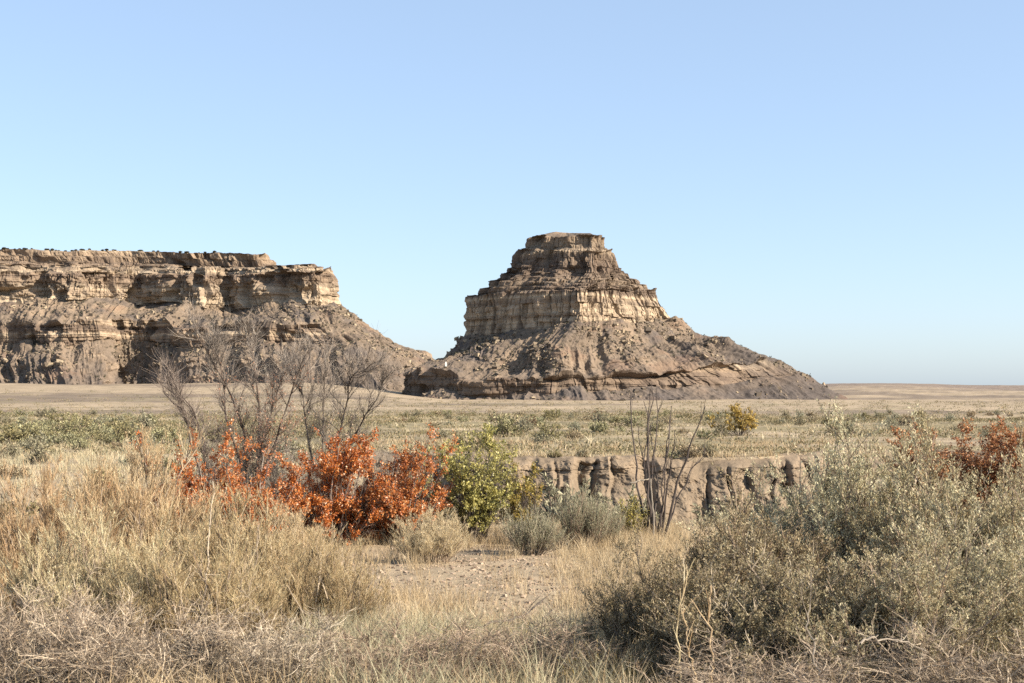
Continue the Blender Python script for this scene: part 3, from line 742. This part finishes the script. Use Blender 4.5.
loc = P0(205, 31.5)
e = limb_tree("bare_tree", loc, 31.5, [[(207, 545), (206, 475), (199, 440), (184, 418), (160, 402), (149, 391)], [(207, 545), (203, 470), (194, 435), (186, 405), (170, 385)],
        [(206, 545), (206, 480), (205, 440), (197, 410), (178, 392)]], 21, M_bark, 44, 1200, r=.034, l2=.6, l3=.45, thin=.0022)
tag(e, "low dark bare tree leaning out to one side over the straw brush", "tree", "bare trees behind the red bushes")
loc = P0(245, 33)
e = limb_tree("bare_tree", loc, 33, [[(247, 560), (246, 470), (238, 420), (222, 382), (203, 352), (190, 332)], [(247, 560), (250, 470), (252, 420), (250, 380), (240, 345), (232, 333)],
        [(246, 560), (243, 470), (228, 430), (218, 400), (214, 365), (212, 340)], [(248, 560), (258, 470), (268, 420), (276, 385), (290, 360)], [(248, 560), (262, 480), (285, 430), (300, 395), (312, 365)]],
        22, M_bark, 120, 3600, r=.036, l2=.72, l3=.5, thin=.0022, leaf=M_pinkleaf, nl=4200, leaf_top=.72)
tag(e, "tallest bare tree, grey forked branches rising in front of the mesa", "tree", "bare trees behind the red bushes")
loc = P0(330, 34)
e = limb_tree("bare_tree", loc, 34, [[(328, 560), (322, 480), (320, 440), (322, 410), (326, 375), (320, 350)], [(328, 560), (335, 470), (345, 430), (350, 400), (362, 375), (378, 370)],
        [(330, 560), (342, 470), (362, 425), (380, 400), (388, 380)], [(328, 560), (312, 470), (300, 430), (296, 400), (288, 372)]], 23, M_bark, 110, 3000, r=.032, l2=.7, l3=.5, thin=.0022, leaf=M_pinkleaf, nl=1800, leaf_top=.62)
tag(e, "bare spreading tree rising behind the fullest red bush", "tree", "bare trees behind the red bushes")

# green tree: leafy bush with dead top
e = place(leafy("green_leaved_tree", 2.6, 1.75, 31, M_green, 17000, stems=36, L=.055, wl=.036, bare=14, spread=.8, barkm=M_bark, crown="crown", clump=.08, lo=.05), 474, 30, rz=.4)
tag(e, "bushy green and yellow tree with dead twigs sticking from its top", "tree")
e = place(leafy("yellowing_bush", 1.6, 1.2, 32, M_yelgreen, 6000, stems=24, L=.05, wl=.032, barkm=M_bark, clump=.15, lo=.05), 528, 30.2, rz=1.4)
tag(e, "yellow-green turning bush beside the green tree, before the cut bank", "bush")
e = place(leafy("leafy_shrub", 1.2, .95, 33, M_green, 1600, stems=16, L=.045, wl=.02, barkm=M_twig), 425, 32, rz=.6, sz=1.5)
tag(e, "slim dull green shrub just behind the red bush and green tree", "shrub")
e = place(leafy("yellow_bush", 1.0, .95, 34, M_yellow, 3600, stems=16, L=.045, wl=.02, barkm=M_bark), 628, 31, rz=.9)
tag(e, "small bright yellow bush at the foot of the dead stems", "bush")
RB1 = rabbitbrush(1.0, 1.25, 41, 9000, M_grey, L=.05, wb=.008, stems=70, n3=1800)
tag(place(RB1, 530, 27.4, .95, .85, .2), "rounded grey-green brush on the sandy rim in front of the yellow-green bush", "brush", "grey brush on the sandy rim")
c = copy_tree(RB1, P0(583, 28.6, -.03), 1.9, (1.0, 1.0, 1.2))
tag(c, "taller grey brush with dark stems on the sandy rim below the cut bank", "brush", "grey brush on the sandy rim")
c = copy_tree(RB1, P0(606, 29.6, -.03), 4.1, (.7, .7, .9))
tag(c, "slim grey brush between the dark-stemmed brush and the yellow bush", "brush", "grey brush on the sandy rim")

# dead stem cluster
def dead_stems():
    rg = np.random.default_rng(51); d = 31.0
    loc = P0(655, d); e = empty("dead_stem_cluster", loc); o = np.array(loc)
    L = [((648, 545), (640, 470), (637, 392)), ((650, 545), (646, 480), (642, 400)), ((652, 545), (650, 470), (650, 390)), ((652, 545), (652, 470), (655, 388)),
         ((655, 545), (656, 480), (660, 392)), ((656, 545), (660, 470), (664, 410)), ((657, 545), (662, 480), (667, 425)), ((658, 545), (668, 480), (674, 415)),
         ((660, 545), (672, 490), (683, 440), (692, 405)), ((662, 545), (678, 498), (692, 470), (706, 448)), ((650, 545), (643, 490), (632, 430)), ((654, 545), (655, 490), (648, 430))]
    P = []
    for lm in L:
        q = np.array(lm, float); t = np.linspace(0, len(q) - 1, 14)
        p = W(np.interp(t, np.arange(len(q)), q[:, 0]), np.interp(t, np.arange(len(q)), q[:, 1]), d) + np.cumsum(rg.normal(0, .028, (14, 3)), 0) + np.linspace(0, 1, 14)[:, None] * [0, rg.uniform(-.7, .7), 0]
        P.append(p - o)
    s = np.stack(P)
    for q in s:
        k = kids(q[None], rg.integers(4, 10), .35, 1, .5, .4, 6, .12, .06, rg, up=.3)
        add("stem", [tubes(q[None], rg.uniform(.02, .034), .008, 6, rg), tubes(k, .007, .003, 4, rg)], M_deadwood, e)
    tag(e, "cluster of tall dark bare stems standing upright before the cut bank", "dead shrub")
dead_stems()
def stick(name, pts, d, r0, r1, mat, seed, label, cat_, group=None, depth=.6, side=0, wob=.02):
    """a dead branch or stalk through (column, row) points at depth d"""
    rg = np.random.default_rng(seed); n = 16
    q = np.array(pts, float); t = np.linspace(0, len(q) - 1, n)
    c = np.interp(t, np.arange(len(q)), q[:, 0]); rw = np.interp(t, np.arange(len(q)), q[:, 1])
    for _ in range(3):
        c[1:-1] = .25 * c[:-2] + .5 * c[1:-1] + .25 * c[2:]; rw[1:-1] = .25 * rw[:-2] + .5 * rw[1:-1] + .25 * rw[2:]
    p = W(c, rw, d) + np.cumsum(rg.normal(0, wob, (n, 3)), 0) * .5 + np.linspace(0, 1, n)[:, None] * [0, depth, 0]
    parts = [tubes(p[None], r0, r1, 5, rg)]
    if side:
        k = kids(p[None], side, .3, 1, .45, .22, 5, .12, .08, rg, up=.3); parts.append(tubes(k, r1 * .8, r1 * .4, 3, rg))
    V, Fc, r = cat(parts); o = p[0].copy()
    ob = build(name, V - o, Fc, mat, rnd=r); ob.location = o
    return tag(ob, label, cat_, group)
stick("dead_branch", [(630, 484), (640, 481), (650, 480)], 30.6, .02, .012, M_bleached, 61, "short bleached dead branch lying level beside the tall dark stems", "branch", depth=.1)
stick("dead_branch", [(655, 545), (653, 510), (651, 480)], 30.6, .019, .013, M_bleached, 62, "bleached upright dead stump at the foot of the tall dark stems", "branch", depth=.1)

# right: rust-brown bushes behind the saltbush
e = place(leafy("brown_leaved_bush", 3.2, 2.6, 75, M_brownleaf, 26000, stems=44, L=.06, wl=.036, barkm=M_bark, clump=.01, bare=4, spread=1.0), 946, 33.6, rz=.3, sx=1.1, sz=.93)
tag(e, "rust-brown bush with dark twigs rising behind the large saltbush", "bush", "rust-brown bushes behind the saltbush")
e = place(leafy("brown_leaved_bush", 3.2, 2.4, 72, M_brownleaf, 26000, stems=44, L=.06, wl=.036, barkm=M_bark, clump=.01, bare=5, spread=1.0), 1012, 33.2, rz=1.7, sx=1.1, sz=.95)
tag(e, "rust-brown bush cut by the frame edge behind the saltbush", "bush", "rust-brown bushes behind the saltbush")
c = copy_tree(e, P0(922, 34.0, -.03), .8, (.7, .7, .8))
tag(c, "slim rust-brown bush at the end of the rust-brown row nearest the amber tree", "bush", "rust-brown bushes behind the saltbush")
e = place(leafy("amber_tree", 2.7, 3.5, 73, M_amber, 5200, stems=34, L=.11, wl=.075, barkm=M_bark, spread=1.0, crown="crown", clump=.35), 738, 98, rz=.5)
tag(e, "small round amber-leaved tree alone on the plain below the butte", "tree")

# ------------------------------------------------------------------ foreground brush
SB = saltbush(1.75, 2.1, 81)
SB2 = saltbush(1.5, 1.7, 82)
SB3 = saltbush(1.5, 1.7, 83, leafmat=M_sagebrown_shade)
g = "saltbush thicket in the foreground"
def salt(src, col, d, row, wpx, label, rz, first=False):
    h = top_h(col, d, row); bh, bw = (1.75, 2.1) if src is SB else (1.5, 1.7)
    sx = wpx / F * d / bw; sz = h / bh
    e = src if first else copy_tree(src, (0, 0, 0), 0, 1)
    e.location = P0(col, d, -.03); e.rotation_euler = (0, 0, rz); e.scale = (sx, sx, sz)
    return tag(e, label, "bush", g)
salt(SB, 838, 13.5, 440, 260, "tallest sage-green saltbush, its pale tips standing against the plain", .2, True)
salt(SB2, 948, 12.6, 454, 230, "big sage-green saltbush in front of the rust-brown bushes", 1.1, True)
salt(SB, 1050, 13.0, 484, 240, "sage-green saltbush half out of the frame edge", 2.2)
salt(SB3, 735, 12.0, 505, 200, "low spreading shade-toned brownish saltbush below the dead stems", 3.0, True)
salt(SB3, 662, 10.6, 548, 170, "dark shade-toned brownish saltbush beside the straw grass, farthest from the frame edge", 4.0)
salt(SB3, 800, 9.8, 548, 250, "shade-toned brown saltbush crowding in front of the tallest one", 5.0)
salt(SB, 910, 9.4, 548, 260, "olive saltbush with bleached twigs before it, near the bottom edge", .9)
salt(SB2, 1000, 10.2, 520, 220, "sage-green saltbush near the bottom corner", 5.7)

ST = rabbitbrush(1.5, 1.9, 91, 30000, M_straw, L=.1, wb=.0042, heads=1300, n3=4200, fan=.24, lo=.12)
ST2 = rabbitbrush(1.4, 1.7, 92, 26000, M_olive_straw, L=.085, wb=.0042, heads=900, n3=3800, fan=.26, lo=.12)
g2 = "straw-coloured brush in the left foreground"
def straw(src, col, d, row, wpx, label, rz, first=False, cat_="brush", grp=g2):
    h = top_h(col, d, row); bh, bw = (1.5, 1.9) if src is ST else (1.4, 1.7)
    e = src if first else copy_tree(src, (0, 0, 0), 0, 1)
    sx = wpx / F * d / bw
    e.location = P0(col, d, -.03); e.rotation_euler = (0, 0, rz); e.scale = (sx, sx, h / bh)
    return tag(e, label, cat_, grp)
straw(ST, 135, 15.5, 458, 210, "tallest feathery straw brush, in front of the small red bush", .4, True)
straw(ST2, 222, 15.0, 498, 200, "olive-tinged straw brush in front of the thin red bush", 1.0, True)
straw(ST, 40, 14.5, 486, 210, "pale straw brush at the frame edge below the green flat", 2.1)
straw(ST2, 318, 14.5, 535, 140, "low olive-straw brush on the edge of the sandy clearing", 3.3)
straw(ST, 285, 17.5, 515, 140, "straw brush in front of the fullest red bush", 4.2)
straw(ST, 432, 25.5, 512, 85, "wispy straw brush at the foot of the second red bush", 5.1)
straw(ST2, 92, 12.4, 515, 200, "dull straw brush filling the middle of the brush bank", 5.6)
straw(ST2, 190, 12.0, 535, 200, "dull straw brush with dark stalks rising from it", .1)
TW = twig_bush(1.2, 1.7, 95)
g3 = "grey twiggy shrubs along the bottom edge"
def twig(src, col, d, row, wpx, label, rz, first=False):
    h = top_h(col, d, row)
    e = src if first else copy_tree(src, (0, 0, 0), 0, 1)
    sx = wpx / F * d / 1.7
    e.location = P0(col, d, -.03); e.rotation_euler = (0, 0, rz); e.scale = (sx, sx, h / 1.2)
    return tag(e, label, "shrub", g3)
twig(TW, 30, 10.0, 575, 240, "mauve-grey twiggy shrub in the bottom corner under the pale straw brush", .3, True)
twig(TW, 150, 9.6, 590, 240, "mauve-grey twiggy shrub at the foot of the dull straw brush", 1.4)
twig(TW, 265, 9.8, 605, 210, "mauve-grey twiggy shrub by the dark fallen stick", 2.6)
twig(TW, 395, 10.0, 618, 220, "low greyish twiggy shrub below the sandy clearing", 3.9)
twig(TW, 520, 10.4, 612, 220, "low greyish twiggy shrub with rusty tips beside the saltbush", 5.0)
twig(TW, 985, 8.6, 610, 260, "grey twiggy shrub in the bottom corner under the saltbush", .9)
twig(TW, 770, 8.4, 640, 280, "dark twiggy shrub in the shade under the saltbush", 4.4)

BT = twig_bush(1.9, 2.2, 96, name="leafless_brush", mat=M_twig)
g4 = "leafless grey brush behind the red bushes"
tag(place(BT, 305, 33.5, 1.0, 1.25, .4), "tangled leafless brush between the tallest bare tree and the spreading one", "brush", g4)
for col, d, sx, sz, rz, lab in [(390, 34.5, .9, 1.2, 1.9, "tangled leafless brush behind the second red bush"), (215, 32.5, .9, 1.2, 3.1, "tangled leafless brush at the foot of the low leaning tree"), (262, 34.5, 1.0, 1.35, 4.4, "tangled leafless brush at the foot of the tallest bare tree")]:
    tag(copy_tree(BT, P0(col, d, -.03), rz, (sx, sx, sz)), lab, "brush", g4)

# ------------------------------------------------------------------ stalks and fallen sticks
for i, (pts, d, lab) in enumerate([
        ([(132, 640), (133, 570), (135, 505)], 12.6, "dark upright stalk in front of the tallest straw brush"),
        ([(197, 665), (206, 590), (211, 490)], 11.8, "tallest dark stalk, before the olive-tinged straw brush"),
        ([(228, 660), (238, 600), (252, 528)], 11.8, "dark leaning stalk nearest the dark fallen stick"),
        ([(95, 650), (94, 600), (96, 540)], 12.2, "short dark stalk in the dull straw brush")]):
    stick("dry_stalk", pts, d, .009, .003, M_mauve, 100 + i, lab, "stalk", "dark stalks in the left foreground", side=14, depth=.2)
for i, (pts, d, lab) in enumerate([
        ([(680, 690), (680, 640), (683, 592)], 8.6, "straw stalk standing before the dark shade-toned brownish saltbush"),
        ([(698, 690), (696, 650), (692, 610)], 8.6, "shortest straw stalk, between two others before the saltbush"),
        ([(714, 690), (715, 640), (714, 588)], 8.7, "straw stalk before the shade-toned brown saltbush, nearest the bottom corner")]):
    stick("dry_stalk", pts, d, .006, .004, M_straw, 110 + i, lab, "stalk", "straw stalks before the saltbush", side=6, depth=.15)
stick("dead_branch", [(300, 632), (318, 617), (338, 603)], 16.0, .02, .008, M_deadwood, 121, "dark fallen stick on the sandy clearing", "branch", side=3, depth=1.0)
stick("dead_branch", [(478, 630), (500, 620), (525, 618), (545, 608)], 13.0, .011, .006, M_deadwood, 122, "thin dark fallen stick in the grass near the bottom edge", "branch", side=6, depth=.8)
stick("dead_branch", [(862, 646), (880, 640), (905, 650), (945, 665)], 8.0, .007, .004, M_bleached, 123, "pale arching dead twig low in front of the olive saltbush", "branch", depth=.3, side=4)
stick("dead_branch", [(828, 685), (824, 650), (830, 618)], 8.2, .006, .0035, M_bleached, 124, "pale crooked twig standing before the shade-toned brown saltbush", "branch", depth=.2, side=3, wob=.035)

# ------------------------------------------------------------------ grass, clods: nobody could count them
def grass(name, n, region, seed, mat, h, wb, dens=None, clump=14, label=None):
    """clumps of three-section blades"""
    rg = np.random.default_rng(seed)
    (c0, c1), (d0, d1) = region
    d = np.sqrt(rg.uniform(d0 ** 2, d1 ** 2, n)); col = rg.uniform(c0, c1, n)
    x = (col - CX) / F * d; y = d
    if dens is not None:
        k = dens(x, y, col) > rg.random(n); x, y = x[k], y[k]
    m = len(x); hh = rg.uniform(.5, 1.25, m) * h
    X = np.repeat(x, clump) + rg.normal(0, .05 + .12 * h, m * clump); Y = np.repeat(y, clump) + rg.normal(0, .05 + .12 * h, m * clump)
    Z = ground_z(X, Y) - .01; H = np.repeat(hh, clump) * rg.uniform(.45, 1.2, m * clump)
    b = np.stack([X, Y, Z], -1); lean = rg.normal(0, .28, (m * clump, 2)) + np.repeat(rg.normal(0, .12, (m, 2)), clump, 0)
    a = rg.uniform(0, math.pi, m * clump); s = np.stack([np.cos(a), np.sin(a), 0 * a], -1) * wb * .5
    up = np.stack([lean[:, 0], lean[:, 1], np.ones(len(a))], -1)
    m1 = b + up * [.5, .5, .55] * H[:, None]; tp = b + up * [1.3, 1.3, .95] * H[:, None]
    V = np.stack([b - s, b + s, m1 + s * .8, m1 - s * .8, tp], 1)
    i = np.arange(m * clump)[:, None] * 5
    r = np.clip(.6 * rg.random(m * clump) + .4 * np.repeat(rg.random(m), clump), 0, 1)
    o = build(name, V.reshape(-1, 3), [np.concatenate([i, i + 1, i + 2, i + 3], 1), np.concatenate([i + 3, i + 2, i + 4], 1)], mat, rnd=np.repeat(r, 5))
    return tag(o, label, "grass", kind="stuff")

def clearing(x, y, col):
    """1 where the sandy clearing shows"""
    q = fbm(x / 1.6, y / 1.6, oct=3, seed=77) * .5
    a = np.exp(-(((col - 345) / 80) ** 2 + ((y - 22) / 6.0) ** 2)); b = np.exp(-(((col - 535) / 120) ** 2 + ((y - 23.5) / 7.0) ** 2))
    return np.clip(1.5 * np.maximum(a, b) + q, 0, 1)
grass("dry_grass", 6800, ((-420, 680), (8.5, 33.5)), 201, M_grass, .36, .006, lambda x, y, c: 1 - .93 * clearing(x, y, c), 26, "pale dry grass covering the foreground round the sandy clearing")
grass("dry_grass", 3300, ((560, 1450), (8, 33)), 202, M_grass, .4, .006, None, 22, "pale dry grass between and behind the saltbushes")
grass("sage_grass", 800, ((300, 640), (8.5, 14)), 203, M_sagegrass, .42, .0065, lambda x, y, c: .35 + .65 * (fbm(x / 1.2, y / 1.2, seed=5) > 0), 24, "sage-grey blades along the bottom edge below the clearing")
grass("rusty_grass", 160, ((440, 640), (9.5, 12)), 204, M_amber, .32, .007, lambda x, y, c: (fbm(x / .8, y / .8, seed=15) > .12) * 1.0, 26, "rusty dry tufts near the bottom edge")
grass("plain_grass", 11000, ((-300, 1350), (62, 260)), 205, M_grass, .38, .035, lambda x, y, c: sstep(-.3, .3, fbm(x / 14, y / 7, seed=33)), 7, "dry grass tufts over the plain beyond the wash")
grass("dry_grass", 4600, ((-350, 470), (33, 72)), 207, M_grass, .36, .016, lambda x, y, c: (.08 + .92 * (fbm(x / 5, y / 5, seed=66) > 0)) * sstep(470, 380, c), 12, "pale dry grass on the flat between the straw brush and the green belt")
grass("plain_grass", 1500, ((480, 860), (57, 62)), 209, M_grass, .34, .022, lambda x, y, c: 1.0 * (np.abs(y - bank_edge(x) - .9) < 1.3), 8, "dry grass hanging over the lip of the cut bank")
grass("plain_grass", 2600, ((330, 1100), (59, 84)), 208, M_grass, .3, .02, lambda x, y, c: sstep(-.2, .3, fbm(x / 5, y / 5, seed=34)), 8, "thin dry grass on the brow of the cut bank")
grass("wash_grass", 1200, ((-120, 1150), (33, 60)), 206, M_sagegrass, .5, .014, lambda x, y, c: .8 + 0 * x, 12, "grey grass on the floor of the wash")

rg = np.random.default_rng(210)
n = 9000
d = rg.uniform(17, 32.5, n); col = rg.uniform(250, 660, n); x = (col - CX) / F * d
k = clearing(x, d, col) > rg.random(n) * .9 + .05
x, d = x[k], d[k]
o = rocks("clods", np.stack([x, d, ground_z(x, d)], -1), np.clip(rg.pareto(2.6, len(x)) * .03 + .025, .02, .09),
          leaf_mat("clod", [(0, (.22, .17, .12)), (.5, (.36, .28, .2)), (1, (.47, .38, .28))], 0, .95, .1), 211)
tag(o, "crumbly tan clods over the sandy clearing", "clods")

# ------------------------------------------------------------------ shrubs of the plain: individuals, copies of four
def plain_shrub(seed, mat, n=900, h=.8, wd=1.3, L=.1, wl=.05):
    rg = np.random.default_rng(seed)
    e = empty("plain_shrub", (0, 0, 0))
    s = dome_stems(26, h, wd, rg, inner=.2)
    k = kids(s, 110, .25, 1, .7, .25, 4, .15, .1, rg, up=.3)
    add("stem", [tubes(s, .014, .006, 4, rg), tubes(k, .006, .004, 3, rg)], M_bark, e)
    pos, t, pi = along(k, n, .1, 1, rg)
    add("foliage", [leaves(pos, t + rg.normal(0, .6, pos.shape), L, wl, rg)], mat, e)
    return e
rg = np.random.default_rng(300)
n = 53000; d = 61.5 * (900 / 61.5) ** rg.random(n); col = rg.uniform(-320, 1350, n); x = (col - CX) / F * d
k = sstep(-.25, .35, fbm(x / 30, d / 16, oct=4, seed=44)) * (1 - .8 * sstep(190, 330, d)) * (.55 + .45 * sstep(95, 130, d)) > rg.random(n); x, d = x[k], d[k]
m = 15; rad = .12 + d * .0007
q = np.stack([x, d, ground_z(x, d)], -1); q = np.repeat(q, m, 0) + rg.normal(0, 1, (len(x) * m, 3)) * np.repeat(rad, m)[:, None] * [1.6, 1.6, .5] + np.stack([0 * np.repeat(rad, m), 0 * np.repeat(rad, m), np.repeat(rad, m) * .5], -1)
V, Fc, r = leaves(q, rg.normal(0, 1, q.shape) + [0, 0, .7], np.repeat(rad * 1.0, m), np.repeat(rad * .38, m), rg)
r = np.clip(.5 * r + .5 * np.repeat(rg.random(len(x)), m * 4), 0, 1)
tag(build("plain_scrub", V, [Fc], leaf_mat("plain_scrub_leaf", [(0, (.12, .11, .055)), (.5, (.24, .21, .105)), (.75, (.32, .235, .13)), (1, (.42, .32, .185))], .2), rnd=r), "low tufts of scrub and grass covering the plain out to the cliffs", "scrub", kind="stuff")
rg = np.random.default_rng(301)
PS = [plain_shrub(311, M_plain), plain_shrub(312, M_plain, h=.65), plain_shrub(313, M_plain2), plain_shrub(314, M_grey, h=.9)]
used = [False] * 4
def put(kind, col, d, s, label, group, cat_="shrub", rz=None):
    e = PS[kind] if not used[kind] else copy_tree(PS[kind], (0, 0, 0), 0, 1)
    used[kind] = True
    e.location = P0(col, d, -.04); e.rotation_euler = (0, 0, rg.uniform(0, 6.28))
    e.scale = (s * rg.uniform(.85, 1.3), s * rg.uniform(.85, 1.3), s * rg.uniform(.75, 1.15))
    return tag(e, label, cat_, group)
for i in range(150):
    put(rg.choice([0, 1, 1, 3]), rg.uniform(-40, 150) + max(0, rg.normal(0, 60)), 72 * (260 / 72) ** rg.random(), rg.uniform(.4, 1.6), "green-grey shrub in the dense green belt on the flat below the mesa", "shrubs of the green belt")
for i in range(96):
    put(rg.choice([0, 1, 2, 3]), rg.uniform(400, 730), math.sqrt(rg.uniform(72 ** 2, 230 ** 2)), rg.uniform(.6, 1.5), "low shrub on the straw-coloured flat between the cut bank and the butte", "shrubs on the flat below the butte")
for i in range(60):
    put(rg.choice([1, 2, 2, 3]), rg.uniform(760, 1060), math.sqrt(rg.uniform(75 ** 2, 260 ** 2)), rg.uniform(.6, 1.4), "low dull shrub on the open plain behind the saltbush thicket", "shrubs on the open plain")
for col, d, s, lab in [(470, 66, 1.2, "grey-green shrub on the brow of the cut bank behind the green tree"), (545, 82, 1.5, "darker green shrub on the flat just above the cut bank"),
                       (505, 95, 2.0, "wide olive shrub on the flat above the yellow-green bush"), (600, 110, 1.4, "lone olive shrub on the flat above the sandy rim"), (548, 190, 2.6, "dark round shrub standing out on the flat under the butte")]:
    put(0, col, d, s, lab, "shrubs on the flat below the butte")
for i in range(34):
    put(rg.choice([2, 3, 3, 1]), rg.uniform(-60, 300), rg.uniform(37, 70), rg.uniform(.45, 1.0), "grey scrub on the straw flat between the straw brush and the green belt", "scrub on the straw flat")
for i in range(16):
    c_ = rg.uniform(500, 800); d_ = float(bank_edge((c_ - CX) / F * 58)) + rg.uniform(.8, 3)
    put(rg.choice([1, 2, 3]), c_, d_, rg.uniform(.35, .8), "small scrub at the lip of the cut bank", "scrub at the lip of the cut bank")
for i in range(22):
    put(rg.choice([2, 3]), rg.uniform(500, 820), rg.uniform(46, 55.5), rg.uniform(1.3, 2.3), "grey shrub on the floor of the wash under the cut bank", "shrubs on the wash floor")

# ------------------------------------------------------------------ shrubs on the rim of the mesa
def nearest(Q, col, row, tol=1.2):
    p = Q.reshape(-1, 3); c = CX + F * p[:, 0] / p[:, 1]; r = HR - F * (p[:, 2] - ZC) / p[:, 1]
    k = (np.abs(c - col) < tol) & (np.abs(r - row) < tol)
    if not k.any(): return p[np.argmin((c - col) ** 2 + (r - row) ** 2)]
    q = p[k]; return q[np.argmin(q[:, 1])]
def sky_edge(Q, col):
    p = Q.reshape(-1, 3); c = CX + F * p[:, 0] / p[:, 1]
    q = p[np.abs(c - col) < 1.0]; r = (q[:, 2] - ZC) / q[:, 1]
    return q[np.argmax(r)]
rgm = np.random.default_rng(401)
pp = unit(rgm.normal(0, 1, (420, 3))) * rgm.random((420, 1)) ** .4 * [1.5, 1.5, .8] + [0, 0, .8]
V, Fc, r = leaves(pp, rgm.normal(0, 1, pp.shape), .6, .4, rgm)
rim = build("rim_shrub", V, [Fc], M_scrub, rnd=r)
first = True
cols = np.concatenate([rgm.uniform(0, 110, 26), rgm.uniform(110, 275, 12)])
for c in cols:
    o = rim if first else rim.copy()
    if not first: COL.objects.link(o)
    first = False
    q = sky_edge(QM, c); s = rgm.uniform(.55, 1.25)
    o.location = (q[0], q[1] + rgm.uniform(0, 2), q[2] - .3); o.scale = (s * rgm.uniform(.9, 1.5), s, s); o.rotation_euler = (0, 0, rgm.uniform(0, 6))
    tag(o, "tiny dark shrub on the skyline along the rim of the mesa", "shrub", "shrubs along the mesa rim")
# scrub specks on slopes
p1, rg1 = pick(QM, CM, 900, 5, cmax=.8, r0=.08, dmax=1500); p2, rg2 = pick(QB, CB, 350, 6, dmax=1215)
pts = np.concatenate([p1, p2]); m = 14
q = np.repeat(pts, m, 0) + rg1.normal(0, .6, (len(pts) * m, 3)) * [1, 1, .55] + [0, 0, .5]
V, Fc, r = leaves(q, rg1.normal(0, 1, q.shape), 1.0, .7, rg1)
tag(build("slope_scrub", V, [Fc], M_scrub, rnd=r), "dark scrub dotted over the ledges and talus of mesa and butte", "scrub", kind="stuff")

# ------------------------------------------------------------------ white marker on the shoulder left of the butte
q = nearest(QB, 444.5, 365.5, 1.5)
e = empty("white_marker", (q[0], q[1] - 1.0, q[2] - .4))
def prism(w0, w1, h0, h1, t0, t1):
    V = np.array([[sx * (w0 if z == 0 else w1) / 2, sy * (t0 if z == 0 else t1) / 2, h0 if z == 0 else h1] for z in (0, 1) for sx, sy in ((-1, -1), (1, -1), (1, 1), (-1, 1))])
    return V, np.array([[0, 3, 2, 1], [4, 5, 6, 7], [0, 1, 5, 4], [1, 2, 6, 5], [2, 3, 7, 6], [3, 0, 4, 7]])
V, f = prism(2.0, 1.8, 0, .7, 1.6, 1.4); build("base", V, [f], M_boulder, e, rnd=np.full(8, .6))
V, f = prism(1.3, 1.1, .7, 4.2, .8, .6); build("slab", V, [f], M_white, e, rnd=np.full(8, .5))
tag(e, "small upright white marker on the pale shoulder between mesa and butte", "marker")
